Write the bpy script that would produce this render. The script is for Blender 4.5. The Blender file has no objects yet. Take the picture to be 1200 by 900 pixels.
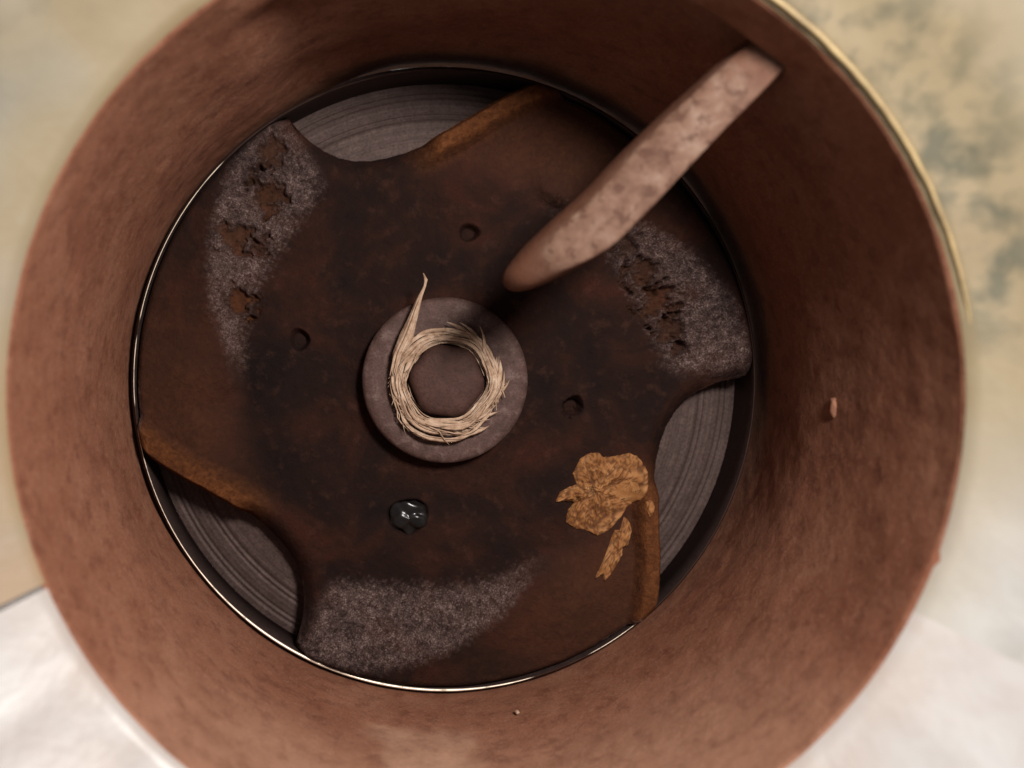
import bpy, bmesh, math, random
import numpy as np
from mathutils import Vector, Matrix, noise as mnoise

random.seed(7)
rng = np.random.default_rng(11)
scene = bpy.context.scene
MM = 0.001

# ------------------------------------------------------------------ camera
# pump axis = world z, looking down -z into the inlet; the rim of the bore is z = 0
CAM = (-19.2, 6.14, 133.4)            # mm
cam_data = bpy.data.cameras.new('camera')
cam = bpy.data.objects.new('camera', cam_data)
scene.collection.objects.link(cam)
scene.camera = cam
cam.location = [c * MM for c in CAM]
cam.rotation_euler = (0, 0, 0)
cam_data.sensor_width = 36.0
cam_data.lens = 30.0
cam_data.shift_x = (600 - 426) / 1200
cam_data.shift_y = (415 - 450) / 1200
cam_data.clip_start = 0.002
cam_data.clip_end = 10.0
cam_data.dof.use_dof = True
cam_data.dof.focus_distance = 0.196
cam_data.dof.aperture_fstop = 9.5

# ------------------------------------------------------------------ light
world = bpy.data.worlds.new('World')
scene.world = world
world.use_nodes = True
bg = world.node_tree.nodes['Background']
bg.inputs['Color'].default_value = (1.0, 0.96, 0.92, 1)
bg.inputs['Strength'].default_value = 0.27

def lamp(name, loc, target, power, size, color):
    d = bpy.data.lights.new(name, 'AREA')
    d.shape = 'DISK'; d.size = size * MM; d.energy = power; d.color = color
    o = bpy.data.objects.new(name, d)
    scene.collection.objects.link(o)
    o.location = [c * MM for c in loc]
    v = Vector(target) - Vector(loc)
    o.rotation_euler = v.to_track_quat('-Z', 'Y').to_euler()
    return o
lamp('work_light', (60, 87, 165), (-12, -36, -30), 1.08, 44, (1.0, 0.96, 0.91))

scene.view_settings.view_transform = 'Standard'
scene.view_settings.look = 'None'
scene.view_settings.exposure = 0.0
scene.view_settings.gamma = 1.0
scene.view_settings.use_curve_mapping = False
scene.render.engine = 'CYCLES'
scene.cycles.max_bounces = 8
scene.render.resolution_x = 1024
scene.render.resolution_y = 768

# ------------------------------------------------------------------ helpers
def unproject(px, py, z):
    d = (CAM[2] - z) / 1000.0
    return CAM[0] + (px - 426) * d, CAM[1] - (py - 415) * d

def link(o, parent=None):
    scene.collection.objects.link(o)
    if parent is not None:
        o.parent = parent
    return o

def empty(name, loc=(0, 0, 0)):
    o = bpy.data.objects.new(name, None)
    o.empty_display_size = 0.01
    o.location = [c * MM for c in loc]
    return link(o)

def tag(o, label, cat, group=None):
    o['label'] = label; o['category'] = cat
    if group: o['group'] = group
    return o

def mesh_obj(name, verts, faces, mat, parent=None, smooth=True, attrs=None, normals=None):
    v = np.asarray(verts, dtype=float) * MM
    me = bpy.data.meshes.new(name)
    me.from_pydata(v.tolist(), [], [tuple(int(i) for i in f) for f in faces])
    me.update()
    if attrs:
        for k, a in attrs.items():
            at = me.attributes.new(k, 'FLOAT', 'POINT')
            at.data.foreach_set('value', np.asarray(a, dtype=np.float32))
    me.polygons.foreach_set('use_smooth', [smooth] * len(me.polygons))
    if normals is not None:
        me.normals_split_custom_set_from_vertices([tuple(n) for n in normals])
    me.materials.append(mat)
    o = bpy.data.objects.new(name, me)
    return link(o, parent)

def grid_faces(nu, nv, wrap_u=False, flip=False):
    """vertices index = u*nv + v"""
    f = []
    for u in range(nu if wrap_u else nu - 1):
        u2 = (u + 1) % nu
        for v in range(nv - 1):
            f.append((u * nv + v, u2 * nv + v, u2 * nv + v + 1, u * nv + v + 1))
    return [q[::-1] for q in f] if flip else f

def fbm(x, y, z, s, oct=4):
    t, a, w = 0.0, 1.0, 0.0
    for i in range(oct):
        t += a * mnoise.noise(Vector((x * s, y * s, z * s))); w += a
        a *= .55; s *= 2.1
    return t / w

def sstep(a, b, x):
    t = np.clip((np.asarray(x, float) - a) / (b - a), 0, 1)
    return t * t * (3 - 2 * t)

def lathe(profile, n=256):
    """profile [(r,z)] mm -> verts, faces, full turn"""
    P = np.array(profile, float); k = len(P)
    th = np.linspace(0, 2 * math.pi, n, endpoint=False)
    V = np.zeros((n, k, 3))
    V[:, :, 0] = np.cos(th)[:, None] * P[None, :, 0]
    V[:, :, 1] = np.sin(th)[:, None] * P[None, :, 0]
    V[:, :, 2] = P[None, :, 1]
    return V.reshape(-1, 3), grid_faces(n, k, True)

# ------------------------------------------------------------------ materials
class Mat:
    def __init__(self, name):
        self.m = bpy.data.materials.new(name); self.m.use_nodes = True
        self.nt = self.m.node_tree
        self.b = self.nt.nodes['Principled BSDF']
        self.co = self.nt.nodes.new('ShaderNodeTexCoord').outputs['Object']
    def n(self, t, **kw):
        nd = self.nt.nodes.new(t)
        for k, v in kw.items(): setattr(nd, k, v)
        return nd
    def l(self, a, b): self.nt.links.new(a, b)
    def noise(self, scale, detail=6, rough=.6, dist=0.0, vec=None):
        nd = self.n('ShaderNodeTexNoise')
        nd.inputs['Scale'].default_value = scale; nd.inputs['Detail'].default_value = detail
        nd.inputs['Roughness'].default_value = rough; nd.inputs['Distortion'].default_value = dist
        self.l(vec or self.co, nd.inputs['Vector']); return nd.outputs['Fac']
    def ramp(self, fac, stops, interp='LINEAR'):
        nd = self.n('ShaderNodeValToRGB'); cr = nd.color_ramp; cr.interpolation = interp
        while len(cr.elements) < len(stops): cr.elements.new(.5)
        for e, (p, c) in zip(cr.elements, stops):
            e.position = p
            e.color = (*c, 1) if isinstance(c, tuple) else (c, c, c, 1)
        self.l(fac, nd.inputs[0]); return nd.outputs[0]
    def mix(self, fac, a, b, mode='MIX'):
        nd = self.n('ShaderNodeMix', data_type='RGBA', blend_type=mode)
        for s, v in ((nd.inputs[0], fac), (nd.inputs[6], a), (nd.inputs[7], b)):
            if isinstance(v, (int, float)): s.default_value = v if s.type == 'VALUE' else (v, v, v, 1)
            elif isinstance(v, tuple): s.default_value = (*v, 1)
            else: self.l(v, s)
        return nd.outputs[2]
    def math(self, op, a, b=0.0, clamp=False):
        nd = self.n('ShaderNodeMath', operation=op); nd.use_clamp = clamp
        for s, v in zip(nd.inputs, (a, b)):
            if isinstance(v, (int, float)): s.default_value = v
            else: self.l(v, s)
        return nd.outputs[0]
    def attr(self, name):
        return self.n('ShaderNodeAttribute', attribute_name=name).outputs['Fac']
    def bump(self, h, strength, dist, prev=None):
        nd = self.n('ShaderNodeBump'); nd.inputs['Strength'].default_value = strength
        nd.inputs['Distance'].default_value = dist
        self.l(h, nd.inputs['Height'])
        if prev is not None: self.l(prev, nd.inputs['Normal'])
        return nd.outputs['Normal']
    def set(self, col=None, rough=None, metal=None, normal=None, spec=None, coat=None):
        for key, v in (('Base Color', col), ('Roughness', rough), ('Metallic', metal), ('Normal', normal),
                       ('Specular IOR Level', spec), ('Coat Weight', coat)):
            if v is None: continue
            s = self.b.inputs[key]
            if isinstance(v, tuple): s.default_value = (*v, 1)
            elif isinstance(v, (int, float)): s.default_value = v
            else: self.l(v, s)
        return self.m

def mat_wall():
    m = Mat('rusty_cast_iron')
    big = m.noise(45, 5, .6, .6); mid = m.noise(230, 6, .65, 0); fine = m.noise(900, 4, .7)
    grain = m.noise(2600, 2, .6)
    c = m.ramp(big, [(.30, (.17, .063, .035)), (.5, (.205, .082, .047)), (.68, (.24, .105, .063))])
    c = m.mix(m.math('MULTIPLY', m.ramp(mid, [(.36, 1.0), (.50, 0.0)]), .5), c, (.105, .034, .021))
    c2 = m.mix(m.math('MULTIPLY', m.ramp(fine, [(.5, 0.0), (.75, 1.0)]), .35), c, (.33, .18, .13))
    c2 = m.mix(m.math('MULTIPLY', m.ramp(grain, [(.35, 1.0), (.5, 0.0)]), .35), c2, (.07, .026, .018))
    st = m.math('MULTIPLY', m.attr('pale'), m.ramp(mid, [(.30, .55), (.6, 1.0)]))
    c2 = m.mix(st, c2, (.42, .25, .17))
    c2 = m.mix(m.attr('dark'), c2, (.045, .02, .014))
    n = m.bump(mid, .15, .0006); n = m.bump(fine, .28, .0004, n); n = m.bump(grain, .3, .00015, n)
    return m.set(c2, m.ramp(mid, [(.3, .68), (.7, .9)]), 0, n, .16)

def mat_rib():
    m = Mat('pale_worn_rust')
    big = m.noise(170, 5, .65, .3); mid = m.noise(380, 6, .65); fine = m.noise(1500, 3, .6)
    c = m.ramp(big, [(.34, (.082, .040, .027)), (.52, (.125, .068, .047)), (.66, (.165, .105, .078))])
    c = m.mix(m.math('MULTIPLY', m.ramp(mid, [(.38, 1.0), (.49, 0.0)]), .75), c, (.052, .022, .014))
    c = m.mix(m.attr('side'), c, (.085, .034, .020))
    n = m.bump(mid, .3, .0006); n = m.bump(fine, .25, .0002, n)
    return m.set(c, .7, 0, n, .14)

def mat_impeller():
    m = Mat('worn_impeller_iron')
    big = m.noise(60, 5, .6, .5); mid = m.noise(260, 6, .65); fine = m.noise(850, 5, .7, .5); grain = m.noise(2700, 2, .6)
    c = m.ramp(big, [(.3, (.0072, .0044, .0040)), (.5, (.0135, .0062, .0048)), (.7, (.030, .0098, .0062))])
    c = m.mix(m.math('MULTIPLY', m.ramp(mid, [(.55, 0.0), (.75, 1.0)]), .4), c, (.06, .024, .016))
    c = m.mix(m.math('MULTIPLY', m.ramp(grain, [(.36, 1.0), (.48, 0.0)]), .5), c, (.009, .006, .005))
    c = m.mix(m.math('MULTIPLY', m.attr('tan'), .8), c, (.040, .0155, .0105))
    rust = m.math('MULTIPLY', m.attr('rust'), m.ramp(mid, [(.25, .55), (.6, 1.0)]))
    rc_ = m.ramp(fine, [(.32, (.045, .015, .006)), (.5, (.085, .028, .009)), (.68, (.125, .045, .016))])
    c = m.mix(rust, c, rc_)
    worn = m.math('MULTIPLY', m.attr('worn'), m.ramp(m.math('ADD', m.math('MULTIPLY', fine, .62), m.math('MULTIPLY', mid, .38)), [(.40, .10), (.66, 1.0)]), True)
    metal_c = m.ramp(grain, [(.35, (.044, .025, .022)), (.55, (.118, .073, .066)), (.74, (.29, .21, .19))])
    c = m.mix(worn, c, metal_c)
    rough = m.mix(worn, .85, .45)
    spec = m.math('ADD', .05, m.math('MULTIPLY', worn, .15))
    n = m.bump(mid, .3, .0008); n = m.bump(fine, .7, .00055, n); n = m.bump(grain, .35, .00018, n)
    return m.set(c, rough, m.math('MULTIPLY', worn, .28), n, spec)

def mat_simple(name, stops, scale, rough, bump, metal=0.0, spec=.4, dark=None):
    m = Mat(name)
    a = m.noise(scale, 6, .65, .3); f = m.noise(scale * 6, 4, .65)
    c = m.ramp(a, stops)
    if dark: c = m.mix(m.math('MULTIPLY', m.ramp(f, [(.35, 1.0), (.5, 0.0)]), .6), c, dark)
    n = m.bump(a, bump, .0006); n = m.bump(f, bump, .0002, n)
    return m.set(c, rough, metal, n, spec)

def mat_mouth(name, base_stops, stain, rough, coat):
    m = Mat(name)
    a = m.noise(26, 2, .5, 0); b = m.noise(85, 3, .5, .2); f = m.noise(420, 3, .6)
    c = m.ramp(a, base_stops)
    c = m.mix(m.math('MULTIPLY', m.attr('white'), m.ramp(b, [(.25, .7), (.6, 1.0)])), c, (.33, .318, .308))
    b2 = m.noise(170, 3, .5, .2)
    s = m.math('MULTIPLY', m.attr('stain'), m.ramp(b2, [(.42, 0.1), (.62, 1.0)]))
    c = m.mix(s, c, stain)
    c = m.mix(m.math('MULTIPLY', m.attr('rusty'), m.ramp(b, [(.3, .25), (.65, 1.0)])), c, (.27, .15, .075))
    n = m.bump(b, .09, .003); n = m.bump(f, .08, .0004, n)
    return m.set(c, rough, 0, n, .5, coat)

M_wall = mat_wall(); M_rib = mat_rib(); M_imp = mat_impeller()
M_up = mat_mouth('stained_cream_paint', [(.3, (.185, .135, .075)), (.5, (.20, .155, .09)), (.7, (.20, .188, .160))], (.062, .058, .036), .55, .05)
M_low = mat_mouth('white_paint', [(.3, (.31, .265, .25)), (.5, (.35, .325, .315)), (.7, (.37, .37, .37))], (.27, .21, .19), .36, .2)
M_lip = mat_simple('ochre_edge_paint', [(.3, (.15, .10, .045)), (.6, (.28, .20, .09))], 150, .5, .2)
M_plate = Mat('turned_steel')
def _plate():
    m = M_plate
    sep = m.n('ShaderNodeSeparateXYZ'); m.l(m.co, sep.inputs[0])
    r = m.math('SQRT', m.math('ADD', m.math('POWER', sep.outputs[0], 2), m.math('POWER', sep.outputs[1], 2)))
    comb = m.n('ShaderNodeCombineXYZ'); m.l(r, comb.inputs[0])
    lines = m.noise(900, 3, .7, 0, comb.outputs[0])
    nz = m.noise(300, 5, .65); gr = m.noise(1500, 4, .7)
    c = m.ramp(lines, [(.28, (.042, .025, .022)), (.5, (.064, .040, .035)), (.74, (.105, .070, .062))])
    c = m.mix(m.ramp(nz, [(.4, .65), (.62, 0.0)]), c, (.045, .027, .023))
    c = m.mix(m.math('MULTIPLY', m.ramp(gr, [(.38, 1.0), (.54, 0.0)]), .6), c, (.024, .015, .013))
    n = m.bump(lines, .3, .0004); n = m.bump(gr, .4, .0002, n)
    m.set(c, .6, .25, n, .15)
_plate(); M_plate = M_plate.m
M_edge = Mat('bright_ring_edge')
def _edge():
    m = M_edge
    f = m.noise(260, 5, .6)
    dirt = m.math('MULTIPLY', m.attr('clean'), m.ramp(f, [(.30, .2), (.45, 1.0)]))
    c = m.mix(dirt, (.05, .026, .02), (.86, .70, .56))
    m.set(c, m.mix(dirt, .9, .38), m.math('MULTIPLY', dirt, .4), None, m.math('MULTIPLY', dirt, .5))
_edge(); M_edge = M_edge.m
M_washer = mat_simple('grey_brown_washer_steel', [(.3, (.042, .022, .018)), (.52, (.070, .038, .032)), (.7, (.115, .075, .065))], 330, .65, .45, .1, .14, (.03, .018, .015))
M_bolt = mat_simple('brown_bolt_steel', [(.3, (.036, .016, .013)), (.6, (.055, .026, .020))], 260, .68, .4, .1, .14, (.022, .011, .009))
M_fibre = mat_simple('straw_fibre', [(.3, (.17, .095, .058)), (.5, (.31, .20, .135)), (.7, (.44, .32, .235))], 420, .75, .3, 0, .25)
def _scrap():
    m = Mat('sodden_ochre_scrap')
    a = m.noise(300, 5, .65, .4); f = m.noise(1600, 3, .6)
    c = m.ramp(a, [(.3, (.15, .058, .019)), (.5, (.24, .102, .036)), (.7, (.31, .155, .066))])
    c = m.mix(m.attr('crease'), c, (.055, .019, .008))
    n = m.bump(a, .4, .0006); n = m.bump(f, .4, .0003, n)
    return m.set(c, .75, 0, n, .1)
M_scrap = _scrap()
M_sludge = mat_simple('wet_black_sludge', [(.3, (.004, .0035, .0035)), (.7, (.010, .008, .0075))], 300, .22, .03, 0, .22)
M_seam = mat_simple('dark_joint_filler', [(.3, (.10, .09, .085)), (.7, (.2, .18, .17))], 300, .7, .3)

# ------------------------------------------------------------------ pump casing
R = 75.0
ZR = -70.0        # depth of the ring edge
ZP = -72.0        # hub face
casing = tag(empty('pump_casing', (0, 0, -80)), 'rusty brown cast iron pump casing bore around the dark impeller', 'pump casing')
OFF = Vector((0, 0, 80 * MM))
def to_casing(o):
    o.location = OFF if o.parent is casing else o.location
    return o

def wall():
    nth, nz = 900, 170
    th = np.linspace(0, 2 * math.pi, nth, endpoint=False)
    zz = -83.0 * np.linspace(0, 1, nz)
    T, Z = np.meshgrid(th, zz, indexing='ij')
    deg = np.degrees(T)
    # cored pocket in the top of the bore, behind the lip, between the left flank and the rib
    pocket = sstep(127, 113, deg) * sstep(46, 49.5, deg) * sstep(-10.6, -12.0 - 9 * sstep(85, 122, deg), Z)
    rr = R + 2.8 * pocket * sstep(-78, -58, Z)
    sd = (deg + 180) % 360 - 180
    flare = .5 + 3.4 * sstep(-62, -15, sd) * sstep(135, 95, sd) + 1.0 * sstep(120, 150, deg) * sstep(225, 195, deg)
    rr = rr + flare * sstep(-40, -80, Z) ** 1.3
    disp = np.zeros_like(rr)
    c, s = np.cos(T), np.sin(T)
    for i in range(nth):
        for j in range(nz):
            x, y, z = c[i, j] * 75, s[i, j] * 75, Z[i, j]
            disp[i, j] = .55 * fbm(x, y, z, .045, 3) + .16 * fbm(x + 50, y, z, .22, 3)
    edge = sstep(0, -2.0, Z)
    rr = rr + disp * (0.35 + .65 * edge)
    # worn rounding on the rim
    rr += .7 * (1 - sstep(0, -1.4, Z)) ** 2
    # pale mineral patch on the lower wall
    phi = np.degrees(np.arctan2(s, c))
    nzv = disp * 9
    pale = sstep(-105, -100, phi + nzv * 1.5) * sstep(-83, -88, phi + nzv * 1.5) * sstep(-51, -46, Z + nzv * 1.5) * .5
    pale2 = .35 * sstep(-150, -120, phi + nzv * 2) * sstep(-30, -60, phi) * sstep(-52, -20, Z + nzv)
    pale = np.clip(pale + pale2, 0, 1)
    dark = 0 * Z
    # dark mask is zero everywhere, so nothing is darkened on the wall
    V = np.stack([c * rr, s * rr, Z], -1).reshape(-1, 3)
    F = grid_faces(nth, nz, True)
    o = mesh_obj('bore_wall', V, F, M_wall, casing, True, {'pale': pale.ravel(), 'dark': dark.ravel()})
    return to_casing(o)
wall()

def outer_shell():
    prof = [(76.2, -.6), (88, -.6), (88, -83.5), (81.5, -83.5), (81.5, -30)]
    v, f = lathe(prof, 180)
    return to_casing(mesh_obj('outer_wall', v, f, M_wall, casing, False, {'pale': np.zeros(len(v)), 'dark': np.zeros(len(v))}))
outer_shell()

def wear_plate():
    prof = []
    r = 30.0
    rs = np.random.default_rng(5)
    z0 = -80.5
    while r < 75.6:
        if r > 64 and rs.random() < .10:
            prof += [(r, z0), (r + .3, z0 - .3), (r + .7, z0 - .26), (r + 1.0, z0 + .05)]; r += 1.3
        else:
            prof.append((r, z0 + rs.normal() * .03)); r += .32
    prof.append((78.2, z0))
    v, f = lathe(prof, 300)
    return to_casing(mesh_obj('wear_plate', v, f, M_plate, casing, True))
wear_plate()

def ring_edge():
    n, k = 720, 8
    V, at = [], []
    for i in range(n):
        t = 2 * math.pi * i / n; dg = math.degrees(t)
        clean = 0.0
        for a, b in ((136, 168), (172.5, 184), (189.5, 286), (298.5, 311)):
            clean = max(clean, float(sstep(a - 1, a + .6, dg) * sstep(b + 1, b - .6, dg)))
        thick = .085 + .22 * float(sstep(205, 240, dg) * sstep(290, 268, dg)) + .04 * mnoise.noise(Vector((dg * .3, 0, 0)))
        for j in range(k):
            a = 2 * math.pi * j / k
            rr = 73.95 + thick * math.cos(a)
            V.append((rr * math.cos(t), rr * math.sin(t), ZR + thick * math.sin(a))); at.append(clean)
    F = []
    for i in range(n):
        for j in range(k):
            a, b = i * k + j, ((i + 1) % n) * k + j
            a2, b2 = i * k + (j + 1) % k, ((i + 1) % n) * k + (j + 1) % k
            F.append((a, b, b2, a2))
    o = mesh_obj('wear_ring_edge', V, F, M_edge, casing, True, {'clean': at})
    o['label'] = 'thin bright metal ring edge around the impeller'
    # body of the ring under the bright edge
    v, f = lathe([(73.85, ZR - .1), (73.75, -80.2), (75.2, -80.2), (74.9, ZR - 1.2), (74.1, ZR - .15)], 360)
    b = mesh_obj('wear_ring', v, f, M_plate, casing, True)
    return to_casing(o), to_casing(b)
ring_edge()

def rib():
    front = [(985, -2), (915, 30), (887, 46), (848, 80), (768, 155), (727, 203), (693, 238), (660, 268), (649, 290), (654, 313), (672, 311), (702, 298), (735, 272), (787, 216), (840, 160), (889, 111), (930, 70), (1000, 22)]
    sil = [(980, -8), (910, 22), (881, 42), (842, 74), (761, 148), (718, 192), (681, 229), (646, 260), (609, 299), (596, 322), (608, 338), (640, 332), (705, 301), (740, 274), (792, 217), (845, 161), (893, 112), (1004, 26)]
    def smooth(P, n):
        P = np.array(P, float); k = len(P); out = []
        for i in range(k):
            p0, p1, p2, p3 = P[(i - 1) % k], P[i], P[(i + 1) % k], P[(i + 2) % k]
            for j in range(n):
                t = j / n
                out.append(.5 * (2 * p1 + (p2 - p0) * t + (2 * p0 - 5 * p1 + 4 * p2 - p3) * t * t + (3 * p1 - p0 - 3 * p2 + p3) * t ** 3))
        return np.array(out)
    A, B = smooth(front, 8), smooth(sil, 8)
    n = len(A)
    def depth(p):    # front face recedes from the wall towards the tip
        t = np.clip((905 - p[0]) / 300.0, -.3, 1)
        return -10.5 - 10.5 * t
    loops = []
    cen = A.mean(0)
    def lp(P, dz, name):
        L = []
        for p in P:
            z = depth(p) + dz
            x, y = unproject(p[0], p[1], depth(p))
            h = math.hypot(x, y)
            if h > 81: x, y = x * 81 / h, y * 81 / h
            L.append((x, y, z))
        return L
    # front-face interior strip loops (towards a spine) so that the face has vertices to undulate
    spine0, spine1 = np.array((960., 40.)), np.array((672., 300.))
    def to_spine(P, k):
        d = spine1 - spine0; out = []
        for p in P:
            t = np.clip(np.dot(p - spine0, d) / np.dot(d, d), 0, 1); q = spine0 + t * d
            out.append(p + (q - p) * k)
        return np.array(out)
    loops.append((to_spine(A, .97), .35, 0)); loops.append((to_spine(A, .6), .32, 0)); loops.append((to_spine(A, .25), .22, 0))
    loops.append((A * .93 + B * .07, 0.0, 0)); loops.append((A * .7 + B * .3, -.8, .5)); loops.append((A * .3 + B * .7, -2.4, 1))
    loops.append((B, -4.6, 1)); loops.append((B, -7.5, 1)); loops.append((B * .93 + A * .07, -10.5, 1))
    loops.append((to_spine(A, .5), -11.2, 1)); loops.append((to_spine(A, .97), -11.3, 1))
    V, at = [], []
    for P, dz, sd in loops:
        for (x, y, z) in lp(P, dz, ''):
            k = fbm(x, y, z, .16, 3)
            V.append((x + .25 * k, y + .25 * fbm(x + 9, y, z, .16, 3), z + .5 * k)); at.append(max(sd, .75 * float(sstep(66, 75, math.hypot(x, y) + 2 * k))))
    F = []
    for a in range(len(loops) - 1):
        for i in range(n):
            F.append((a * n + i, a * n + (i + 1) % n, (a + 1) * n + (i + 1) % n, (a + 1) * n + i))
    F.append(tuple(range(n))[::-1]); F.append(tuple((len(loops) - 1) * n + i for i in range(n)))
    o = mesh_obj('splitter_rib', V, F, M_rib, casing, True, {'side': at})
    o['label'] = 'pale rusty bar reaching in from the upper right wall'
    return to_casing(o)
rib()

def blob(name, mat, parent, c, ax, n=14, amp=.2, seed=0, attrs=None):
    """small lumpy nodule; ax = three axis vectors in mm"""
    V, F = [], []
    nu, nv = n * 2, n
    for u in range(nu):
        for v in range(nv + 1):
            a, b = 2 * math.pi * u / nu, math.pi * v / nv
            d = Vector((math.sin(b) * math.cos(a), math.sin(b) * math.sin(a), math.cos(b)))
            k = 1 + amp * mnoise.noise(d * 1.8 + Vector((seed, seed, 0)))
            p = Vector(c) + k * (d.x * Vector(ax[0]) + d.y * Vector(ax[1]) + d.z * Vector(ax[2]))
            V.append(p)
    F = grid_faces(nu, nv + 1, True)
    at = {k: np.full(len(V), val) for k, val in (attrs or {}).items()}
    return mesh_obj(name, V, F, mat, parent, True, at)
th = math.radians(-3.5)
o = blob('casting_nodule', M_wall, casing, (74.9 * math.cos(th), 74.9 * math.sin(th), -37), ((.8, 0, 0), (0, 2.2, 0), (0, 0, 1.1)), seed=3, attrs={'pale': .12, 'dark': 0})
to_casing(o)

# ------------------------------------------------------------------ pale flared mouth round the bore
mouth = tag(empty('inlet_mouth', (0, 0, 0)), 'cream and white painted flared inlet mouth around the rusty bore', 'pipe mouth')
def shell(name, a0, a1, mat, mat_fn):
    prof = [(75.3, -.45), (75.9, .5), (77.0, 1.3), (79, 2.4), (82, 4.6), (86, 8), (90, 11.6), (95, 16), (101, 21.5), (108, 27.5), (116, 33.5), (122, 36), (126, 34), (126, 30), (110, 22), (92, 7), (84, -.4)]
    n = int(abs(a1 - a0) * 2)
    V, st, ru, wh = [], [], [], []
    k = len(prof)
    for i in range(n + 1):
        dg = a0 + (a1 - a0) * i / n; t = math.radians(dg)
        for j, (r, z) in enumerate(prof):
            x, y = math.cos(t), math.sin(t)
            w = .9 * fbm(x * r, y * r, z, .035, 3) if 2 < j < 11 else .15 * fbm(x * r, y * r, z, .1, 2)
            V.append((x * (r + w), y * (r + w), z - w * .5))
            s_, r_ = mat_fn(dg, r)
            st.append(s_); ru.append(r_)
            d_ = (dg + 90) % 360 - 90
            wh.append(float(sstep(2, -24, d_) * (.55 + .45 * sstep(76, 84, r)) if -60 < d_ < 60 else 0) if name == 'upper_shell' else 0.0)
    o = mesh_obj(name, V, grid_faces(n + 1, k), mat, mouth, True, {'stain': st, 'rusty': ru, 'white': wh})
    return o
def up_fn(dg, r):
    d = dg % 360
    s_ = float(sstep(-2, 14, d if d < 180 else d - 360) * sstep(95, 66, d)) * float(sstep(75, 77, r) * sstep(92, 81, r)) * .9
    s_ += .35 * float(sstep(110, 130, d)) * float(sstep(80, 90, r))
    r_ = float(sstep(150, 200, d)) * .55 if 90 < d < 230 else 0.0
    return s_, r_
SE0, SE1 = -156.4, -27.0
o = shell('upper_shell', SE1, 360 + SE0 - .28, M_up, up_fn); o['label'] = 'stained cream upper part of the mouth'
o = shell('lower_shell', SE0 + .28, SE1, M_low, lambda d, r: (.25, .22 * float(sstep(86, 77, r)))); o['label'] = 'white glossy lower part of the mouth'
def seam(dg, w):
    t = math.radians(dg); V = []
    prof = [(75.9, -.2), (77.4, .6), (82.6, 3.8), (90.6, 10.8), (101.6, 20.7), (116.5, 32.5), (117, 30), (100, 17), (84, 1)]
    for s in (-1, 1):
        for r, z in prof:
            V.append((r * math.cos(t) - s * w * math.sin(t), r * math.sin(t) + s * w * math.cos(t), z))
    k = len(prof)
    F = [(i, i + 1, k + i + 1, k + i) for i in range(k - 1)]
    F += [(k - 1, 0, k, 2 * k - 1), tuple(range(k))[::-1], tuple(range(k, 2 * k))]
    mesh_obj('joint_strip', V, F, M_seam, mouth, False)
seam(SE0, .40)
def lip():
    V, k = [], 6
    a0, a1, n = 8.0, 76.0, 180
    for i in range(n + 1):
        u = i / n
        t = math.radians(a0 + (a1 - a0) * u); e = math.sin(math.pi * u) ** .4
        for j in range(k):
            a = 2 * math.pi * j / k
            rr = 76.0 + (.48 * e + .02) * math.cos(a) + .15 * mnoise.noise(Vector((i * .12, 0, 3)))
            V.append((rr * math.cos(t), rr * math.sin(t), .55 + (.48 * e + .02) * math.sin(a)))
    F = []
    for i in range(n):
        for j in range(k):
            F.append((i * k + j, (i + 1) * k + j, (i + 1) * k + (j + 1) % k, i * k + (j + 1) % k))
    mesh_obj('edge_bead', V, F, M_lip, mouth, True)
lip()

# ------------------------------------------------------------------ impeller
RI = 73.3
op_phi = np.array([0, 1.2, 5, 9, 14, 19, 24, 29, 34, 38, 42, 45, 47.5, 49.3, 50.4, 51.0])
op_r = np.array([80, 75.5, 71.8, 67.9, 63.2, 59.8, 57.4, 56.1, 55.8, 56.2, 57.6, 59.6, 62.6, 66.2, 70.5, 76.0])
OFFS = (70.0, 190.0, 310.0)
def r_open(phi):
    """inner boundary of the window for phi in 0..51, else impeller radius"""
    phi = np.asarray(phi, float) % 120
    r = np.interp(phi, op_phi, op_r)
    return np.where(phi <= 51.0, np.minimum(r, RI), RI)
bphi = np.linspace(.8, 51, 160)
BX = (np.interp(bphi, op_phi, op_r) * np.cos(np.radians(bphi))); BY = (np.interp(bphi, op_phi, op_r) * np.sin(np.radians(bphi)))

holes = [(80, 36.0, 2.3), (164.5, 35.9, 2.5), (255.5, 34.2, 4.4), (348.5, 32.2, 2.4)]
pits = [  # pixel x, pixel y, radius mm, depth mm, rust, worn removal
    (320, 180, 5.4, 1.5, .25, .9), (312, 226, 6.4, 2.0, .3, .95), (298, 212, 3.6, 1.4, .15, .9), (280, 276, 6.0, 1.7, .35, .9), (300, 288, 3.4, 1.0, .2, .7), (281, 354, 4.6, 1.9, .5, 1.0),
    (738, 290, 4.8, 1.3, .1, .8), (756, 322, 6.2, 1.9, .2, .95), (776, 352, 6.6, 2.2, .25, .95), (790, 384, 5.0, 1.8, .2, .9), (800, 407, 2.6, 2.6, 0, .9), (655, 237, 1.7, -.8, .3, 0), (672, 476, 2.6, 1.0, 0, 0)]
PITS = [(*unproject(px, py, -69.5), r, d, ru, w) for px, py, r, d, ru, w in pits]

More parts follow.
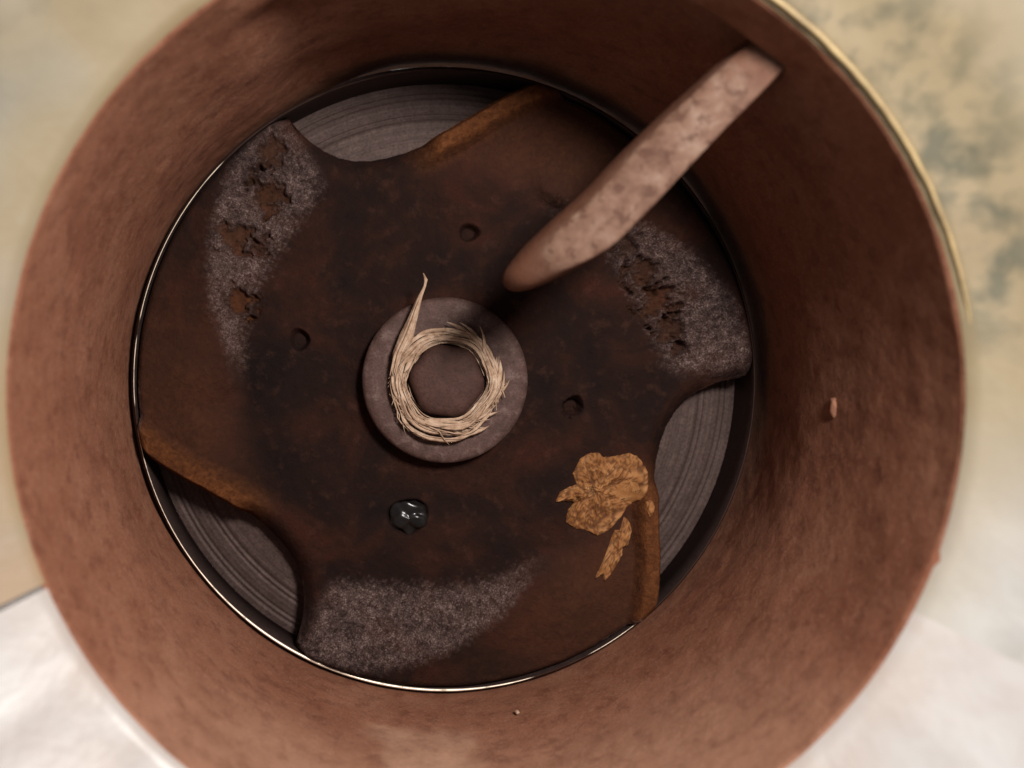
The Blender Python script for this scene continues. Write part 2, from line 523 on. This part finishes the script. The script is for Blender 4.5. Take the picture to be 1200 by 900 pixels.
def surface(X, Y, detail=True):
    """height (mm) and colour masks of the impeller face at X, Y (mm arrays)"""
    r = np.hypot(X, Y); th = np.degrees(np.arctan2(Y, X))
    phi = (th - 70.0) % 120.0
    p = np.radians(phi)
    x, y = r * np.cos(p), r * np.sin(p)
    # distance to the window boundary, this sector's and the next one's
    def dist(xx, yy, sel):
        out = np.full(xx.shape, 1e9); f = out.ravel(); a, b = xx.ravel(), yy.ravel()
        for i in range(0, len(a), 20000):
            d = np.hypot(a[i:i + 20000, None] - BX[None, sel], b[i:i + 20000, None] - BY[None, sel]); f[i:i + 20000] = d.min(1)
        return f.reshape(xx.shape)
    lead = bphi < 27; trail = bphi >= 25
    q = math.radians(-120)
    xr, yr = x * math.cos(q) - y * math.sin(q), x * math.sin(q) + y * math.cos(q)   # as seen from the next window
    dl = np.minimum(dist(x, y, lead), dist(xr, yr, lead))
    dt = dist(x, y, trail)
    # spiral shoulder
    rin = np.interp(phi, [0, 30, 44, 50, 60, 75, 90, 110, 120], [52, 52, 54, 55.5, 52, 50, 50, 48.2, 49])
    rout = np.interp(phi, [0, 30, 44, 50, 56, 67, 78, 90, 105, 112, 120], [60, 60, 66, 75.5, 74.6, 71.2, 66.4, 60, 51.8, 51.4, 58])
    on = sstep(40, 52, phi) * sstep(119, 108, phi)
    sh = sstep(0, 1, (r - rin) / np.maximum(rout - rin, 1.5))
    z = ZP + on * sh * (4.4 - 2.0 * sstep(55, 110, phi))
    z = z - on * .10 * np.maximum(r - rout, 0)
    # blade climbs towards its leading ridge
    adv = np.where(phi > 55, sstep(72, 119.9, phi), sstep(36, 0, phi))
    z = z + 2.4 * adv * sstep(48, 64, r)
    # hub dishes slightly
    z = z - 1.0 * sstep(46, 25, r) + .8 * sstep(24, 19, r)
    # leading ridge: a flat-topped raised lip along the window
    phs = np.where(phi > 60, phi - 120, phi)
    fade = sstep(30, 20, phs) * sstep(44, 54, r)
    z = z + 3.2 * fade * sstep(6.6, 3.6, dl)
    z = z - 2.4 * fade * sstep(1.4, 0, dl) ** 2
    # rolled trailing edge of the window
    z = z - 4.0 * np.clip(1 - dt / 5.2, 0, 1) ** 2
    z = z - 1.4 * np.clip(1 - (RI - r) / 1.6, 0, 1) ** 2
    # bolt holes
    for a, rr, hr in holes:
        hx, hy = rr * math.cos(math.radians(a)), rr * math.sin(math.radians(a))
        d = np.hypot(X - hx, Y - hy)
        an = np.arctan2(Y - hy, X - hx); d = d * (1 + .08 * np.sin(2 * an + a) + .06 * np.sin(3 * an + rr))
        z = z - (5.0 if hr > 4 else 2.6) * sstep(hr * 1.12, hr * .55, d)
    # masks
    NZ = np.sin(X * 1.9 + 1.3 * np.sin(Y * 1.1)) * np.sin(Y * 2.3 + 1.7 * np.sin(X * .9)) + .5 * np.sin(X * 4.1 + Y * 2.2) * np.sin(Y * 4.7 - X * 1.3)
    def nz3(f, o):
        a, b = X * f + o, Y * f - o
        w = a + 1.4 * np.sin(b * 1.13 + 1.1 * np.sin(a * .71)); v = b + 1.3 * np.sin(a * .93 + 1.2 * np.sin(b * .83))
        return np.sin(w) * np.sin(v)
    NP = .6 * nz3(.55, 1.0) + .45 * nz3(1.27, 4.0) + .25 * nz3(2.9, 2.0)
    rin = rin + 1.3 * NZ; rout = rout + .8 * NZ
    band = sstep(rin - 2.5, rin + 3.0, r) * sstep(rout + 1.0, rout - 3.4, r)
    worn = band * sstep(49, 54, phi) * sstep(113, 98, phi)
    worn = worn * (.62 + .38 * sstep(-.5, .3, NP))
    bottom = (th % 360 > 230) & (th % 360 < 310)
    rust = np.clip(.9 * fade * sstep(7.0, 3.6, dl), 0, 1)
    rust = np.maximum(rust, .75 * np.where(phi < 45, sstep(9, 3, dl) * sstep(32, 20, phi) * sstep(46, 50, r), 0))
    rust = np.maximum(rust, .22 * adv * sstep(46, 60, r))
    tan = sstep(-1, 8, r - 46) * adv * .6
    for (cx, cy, pr, pd, ru, wr) in PITS:
        d = np.hypot(X - cx, Y - cy)
        g = sstep(-.10, .50, 1 - d / pr - .18 + .55 * NP)
        z = z - pd * g
        worn = worn * (1 - wr * g); rust = np.maximum(rust, ru * g)
    # machined bright corner where each ridge meets the ring
    corner = sstep(108, 112, phi) * sstep(120.5, 119, phi) * sstep(RI - 1.1, RI - .35, r)
    worn = np.maximum(worn, corner)
    return z, worn, rust, tan

def impeller():
    nth, nr = 1440, 190
    th = np.radians(70.0 + np.arange(nth) * 360.0 / nth)
    phi = (np.degrees(th) - 70.0) % 120
    rm = r_open(phi)
    u = np.linspace(0, 1, nr)
    r0 = 17.0
    rr = r0 + (rm[:, None] - r0) * u[None, :]
    X, Y = rr * np.cos(th)[:, None], rr * np.sin(th)[:, None]
    Z, worn, rust, tan = surface(X, Y)
    D = np.zeros_like(Z)
    for i in range(nth):
        for j in range(nr):
            x, y = X[i, j], Y[i, j]
            D[i, j] = .34 * mnoise.noise(Vector((x * .12, y * .12, 0))) + .13 * mnoise.noise(Vector((x * .45, y * .45, 4)))
            if worn[i, j] > .05:
                D[i, j] += worn[i, j] * (.28 * mnoise.noise(Vector((x * .9, y * .9, 9))) + .18 * mnoise.noise(Vector((x * 2.1, y * 2.1, 2))))
    Z = Z + D
    # normals of the whole face, so hub and vanes shade as one casting
    def diff(a, ax):
        return np.roll(a, -1, ax) - np.roll(a, 1, ax)
    P = np.stack([X, Y, Z], -1)
    du = diff(P, 0)
    dv = np.gradient(P, axis=1)
    N = np.cross(dv, du); N *= np.sign(N[..., 2:3] + 1e-12); N /= np.linalg.norm(N, axis=-1, keepdims=True)
    root = tag(empty('impeller', (0, 0, -86)), 'dark rusty three-vaned pump impeller with bolted centre at the bottom of bore', 'impeller')
    off = Vector((0, 0, 86 * MM))
    jh = int(nr * .52)
    def patch(name, i0, cnt, j0, j1, skirt, wrap):
        idx = [(i0 + k) % nth for k in range(cnt)]
        nv = j1 - j0
        V = P[idx, j0:j1]; n_ = N[idx, j0:j1]
        A = [a[idx, j0:j1] for a in (worn, rust, tan)]
        if skirt:
            last = V[:, -1:, :]; d = last.copy(); dd = [last.copy() for _ in range(4)]
            outn = np.stack([np.cos(th[idx]), np.sin(th[idx]), np.zeros(cnt)], -1)[:, None, :]
            ex = [last + np.array([0, 0, -h]) for h in (.01, .8, 3.0)]
            low = last.copy(); low[..., 2] = -84.5; ex.append(low)
            V = np.concatenate([V] + ex, 1); n_ = np.concatenate([n_] + [outn] * 4, 1)
            A = [np.concatenate([A[0]] + [np.zeros((cnt, 1))] * 4, 1), np.concatenate([A[1]] + [A[1][:, -1:] * .6] * 4, 1), np.concatenate([A[2]] + [np.zeros((cnt, 1))] * 4, 1)]
            nv += 4
        o = mesh_obj(name, V.reshape(-1, 3), grid_faces(cnt, nv, wrap, True), M_imp, root, True,
                     {'worn': A[0].ravel(), 'rust': A[1].ravel(), 'tan': A[2].ravel()}, None if skirt else n_.reshape(-1, 3))
        o.location = off
        return o
    hub = patch('hub', 0, nth, 0, jh + 1, False, True)
    per = nth // 3
    for k in range(3):
        i0 = k * per + int(51.0 * nth / 360) - 2 - int(30 * nth / 360)
        patch('vane', i0, per + 1, jh, nr, True, False)
    # washer, bolt head
    wp = [(0.5, -66.6), (17.2, -66.6), (18.6, -66.8), (19.3, -67.3), (19.6, -68.2), (19.5, -73.5)]
    v, f = lathe(wp[1:] if False else [(6, -66.6), (9, -66.6), (12, -66.75), (15, -66.7)] + wp[1:], 180)
    v = np.array([(x, y, z + .22 * fbm(x, y, 0, .25, 3)) for x, y, z in v])
    washer = mesh_obj('washer', v, f, M_washer, root, True); washer.location = off
    V, F = [], []
    n = 96
    prof = [(0.0, -61.9), (.45, -61.9), (.8, -62.0), (.92, -62.3), (1.0, -63.1), (1.0, -67.0)]
    for i in range(n):
        t = 2 * math.pi * i / n
        a = (t + math.radians(8)) % (math.pi / 3) - math.pi / 6
        hx = min(8.05 / math.cos(a), 8.6)
        for k, (m_, z) in enumerate(prof):
            R_ = m_ * (hx if k > 3 else (min(hx, 8.25) if k == 3 else 8.0))
            V.append((R_ * math.cos(t), R_ * math.sin(t), z + .12 * mnoise.noise(Vector((R_ * math.cos(t) * .4, R_ * math.sin(t) * .4, 5)))))
    bolt = mesh_obj('bolt_head', V, grid_faces(n, len(prof), True), M_bolt, root, True); bolt.location = off
    # wet sludge standing in the largest hole
    a, rr_, hr = holes[2]
    hx, hy = rr_ * math.cos(math.radians(a)), rr_ * math.sin(math.radians(a))
    s = blob('sludge_plug', M_sludge, hub, (hx + .3, hy - .4, ZP - 1.6), ((4.6, 0, 0), (0, 4.0, 0), (0, 0, 1.7)), n=24, amp=.42, seed=2)
    s['label'] = 'wet black sludge filling the lowest hole'
    return root
imp = impeller()

def hgt(x, y):
    z = surface(np.array([[x]]), np.array([[y]]))[0]
    return float(z[0, 0])

# ------------------------------------------------------------------ fibre wound round the bolt
def tube(V, F, pts, w, t, seg=5, roll=0.0):
    """flattened tapering strand through pts; w, t lists of half width / half thickness"""
    base = len(V); n = len(pts)
    for i, p in enumerate(pts):
        d = (Vector(pts[min(i + 1, n - 1)]) - Vector(pts[max(i - 1, 0)])).normalized()
        up = Vector((0, 0, 1)); s = d.cross(up)
        if s.length < 1e-4: s = Vector((1, 0, 0))
        s.normalize(); u = s.cross(d)
        c, sn = math.cos(roll), math.sin(roll)
        s, u = s * c + u * sn, u * c - s * sn
        for k in range(seg):
            a = 2 * math.pi * k / seg
            V.append(tuple(Vector(p) + s * (w[i] * math.cos(a)) + u * (t[i] * math.sin(a))))
    for i in range(n - 1):
        for k in range(seg):
            F.append((base + i * seg + k, base + (i + 1) * seg + k, base + (i + 1) * seg + (k + 1) % seg, base + i * seg + (k + 1) % seg))
    F.append(tuple(base + k for k in range(seg))[::-1]); F.append(tuple(base + (n - 1) * seg + k for k in range(seg)))

ZF = -64.6
def fibre():
    root = tag(empty('wound_fibre', (0, 0, -66)), 'tan frayed plant fibre wound in a ring around the centre bolt', 'fibre')
    off = Vector((0, 0, 66 * MM))
    def rc(t):   # centre line of the coil, a little hexagonal, fatter low
        return 10.5 + .25 * math.cos(6 * t + .6) + .35 * math.sin(-t) + .2 * math.sin(2 * t + 1)
    V, F = [], []
    rs = random.Random(3)
    for s in range(210):
        t0 = rs.uniform(0, 2 * math.pi); L = math.radians(rs.uniform(35, 130))
        ro = rs.gauss(.2, .95); zo = rs.uniform(-.9, 1.2); drift = rs.uniform(-1.2, 1.6)
        n = 16; pts, w, tt = [], [], []
        w0 = rs.choice([rs.uniform(.07, .2), rs.uniform(.25, .75)]); t0k = rs.uniform(.07, .16)
        ph = rs.uniform(0, 6); rspike = rs.uniform(3, 11)
        for i in range(n):
            u = i / (n - 1); t = t0 + L * u
            rad = rc(t) + ro + drift * (u - .3) + .3 * math.sin(4 * u + ph) + .35 * mnoise.noise(Vector((s * 3.1, u * 3, 0)))
            if math.sin(t) < -.6: rad += .25 * ro
            if s % 4 == 0 and u > .72: rad += (u - .72) * rspike
            rad = max(rad, 8.75)
            lift = zo * (1 - min(abs(ro), 1.4) / 2.4)
            pts.append((rad * math.cos(t), rad * math.sin(t), ZF + lift + .35 * math.sin(6 * u + ph)))
            e = min(1, 6 * u, 6 * (1 - u)) * .85 + .15
            w.append(w0 * e); tt.append(t0k * e)
        tube(V, F, pts, w, tt, 5, rs.uniform(-.7, .7))
    # inner twisted core that fills the coil
    n = 120; pts = []; w = []; tt = []
    for i in range(n + 1):
        t = 2 * math.pi * i / n
        k = mnoise.noise(Vector((math.cos(t) * 3, math.sin(t) * 3, 0)))
        rad = rc(t) - .1 + .3 * k
        pts.append((rad * math.cos(t), rad * math.sin(t), ZF - .6)); w.append(1.25 + .4 * k + .25 * max(0, -math.sin(t))); tt.append(1.0)
    tube(V, F, pts, w, tt, 9)
    o = mesh_obj('coil', V, F, M_fibre, root, True); o.location = off
    # frayed ends sticking outwards
    V, F = [], []
    for s in range(85):
        t = rs.choice([rs.uniform(-1.2, .7), rs.uniform(2.7, 5.2), rs.uniform(0, 6.28)])
        r = rc(t) + rs.uniform(.4, 1.2); L = rs.uniform(1.0, 3.8); sw = rs.choice([1, 1, -1]) * rs.uniform(.5, 1.2)
        pts = []; lean = rs.uniform(.35, .8)
        for i in range(6):
            u = i / 5; a = t + sw * u * L / r * .9
            rad = r + u * L * lean - .1
            pts.append((rad * math.cos(a), rad * math.sin(a), ZF + .4 - u * 1.0 + .3 * math.sin(u * 3)))
        w0 = rs.uniform(.16, .42)
        tube(V, F, pts, [w0 * (1 - .75 * i / 5) for i in range(6)], [w0 * .5] * 6, 4, rs.uniform(-.6, .6))
    o = mesh_obj('frayed_end', V, F, M_fibre, root, True); o.location = off
    # the long tail at the upper left
    path = [(460, 440), (466, 415), (477, 392), (483, 375), (488, 360), (493, 346), (498, 335), (499, 328), (496, 320)]
    wd = [.15, 1.3, 1.7, 1.15, .85, .5, .28, .45, .12]
    V, F = [], []
    for k, (dx, sc) in enumerate(((0, 1), (-3, .35), (3, .4), (1, .3))):
        pts, w, tt = [], [], []
        for i, (p, ww) in enumerate(zip(path, wd)):
            z = ZF + .9 + .25 * i + (.25 * k if i < 5 else 0)
            x, y = unproject(p[0] + dx * (1 - i / 9), p[1], z)
            pts.append((x, y, z)); w.append(ww * sc); tt.append(.35 * ww * sc + .05)
        tube(V, F, pts, w, tt, 7, .3)
    o = mesh_obj('tail', V, F, M_fibre, root, True); o.location = off
fibre()

o = blob('grit_speck', M_fibre, None, (14.75, -72.9, -55), ((.5, 0, 0), (0, .4, 0), (0, 0, .6)), n=8, amp=.5, seed=5)
tag(o, 'tiny pale grit speck on the bore wall below the impeller', 'grit')

# ------------------------------------------------------------------ sodden scraps by the right-hand window
def drape(name, outline, mat, label, cat, lift, hgt_mid, crumple, seed, group=None, rings=22, sub=6):
    P = []
    k = len(outline)
    O = np.array(outline, float)
    for i in range(k):
        for j in range(sub):
            P.append(O[i] + (O[(i + 1) % k] - O[i]) * j / sub)
    P = np.array(P); n = len(P); cen = O.mean(0)
    V, A = [], []
    cx, cy = unproject(cen[0], cen[1], -67)
    zc = hgt(cx, cy)
    XY = []
    for a in range(rings):
        t = 1 - a / (rings - 1)
        for i in range(n):
            q = cen + (P[i] - cen) * max(t, .004)
            jit = 1.3 * mnoise.noise(Vector((q[0] * .25, q[1] * .25, seed)))
            XY.append((*unproject(q[0] + jit, q[1] - jit, zc + lift), t))
    XY = np.array(XY)
    zs = surface(XY[:, 0][None, :], XY[:, 1][None, :])[0][0]
    top = []; cre = []
    for (x, y, t), zz in zip(XY, zs):
        c1 = mnoise.voronoi(Vector((x * .38, y * .38, seed)))[0]
        ridge = min((c1[1] - c1[0]) * 1.6, 1.0)
        c2 = mnoise.voronoi(Vector((x * 1.0, y * 1.0, seed + 4)))[0]
        r2 = min((c2[1] - c2[0]) * 1.6, 1.0)
        k_ = 1.25 * crumple * (ridge - .5) + .45 * crumple * (r2 - .4) + .5 * crumple * fbm(x, y, seed, .5, 2)
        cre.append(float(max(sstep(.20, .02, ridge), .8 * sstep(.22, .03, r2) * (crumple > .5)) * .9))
        base = max(zz, zc - 1.5) if hgt_mid > .8 else zz
        top.append((x, y, base + lift + hgt_mid * (1 - t ** 2.5) + k_ * (.35 + .65 * (1 - t ** 4))))
    bot = [(x, y, zz - .1 if True else z) for (x, y, t), zz in zip(XY[:n], zs[:n])]
    V = top + bot
    F = []
    for a in range(rings - 1):
        for i in range(n):
            F.append((a * n + i, a * n + (i + 1) % n, (a + 1) * n + (i + 1) % n, (a + 1) * n + i))
    F.append(tuple((rings - 1) * n + i for i in range(n)))
    b = rings * n
    for i in range(n):
        F.append((i, b + i, b + (i + 1) % n, (i + 1) % n))
    F.append(tuple(b + i for i in range(n)))
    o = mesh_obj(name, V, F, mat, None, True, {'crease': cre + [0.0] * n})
    tag(o, label, cat, group)
    return o
drape('crumpled_scrap', [(676, 548), (681, 538), (690, 532), (702, 530), (708, 536), (722, 535), (738, 531), (750, 537), (758, 552), (757, 568), (747, 584), (736, 592), (726, 606), (714, 620), (700, 628), (690, 622), (676, 620), (664, 612), (666, 598), (674, 589), (664, 587), (652, 588), (657, 577), (668, 571), (676, 568), (672, 556)],
      M_scrap, 'crumpled ochre leafy scrap stuck beside the orange vane ridge', 'scrap', .5, 1.8, 1.5, 2.0)
drape('scrap_strip', [(733, 607), (738, 612), (741, 622), (735, 640), (730, 638), (728, 650), (720, 664), (708, 680), (706, 672), (698, 676), (706, 660), (716, 636), (722, 622), (728, 622)],
      M_scrap, 'narrow ochre torn strip hanging just below the crumpled scrap', 'scrap', .7, .5, .8, 6.0, rings=12)
drape('scrap_flake', [(758, 588), (764, 586), (767, 594), (767, 602), (761, 605), (757, 598)],
      M_scrap, 'tiny pale ochre flake on the edge of the orange ridge', 'scrap', .4, .5, .3, 9.0, rings=8)
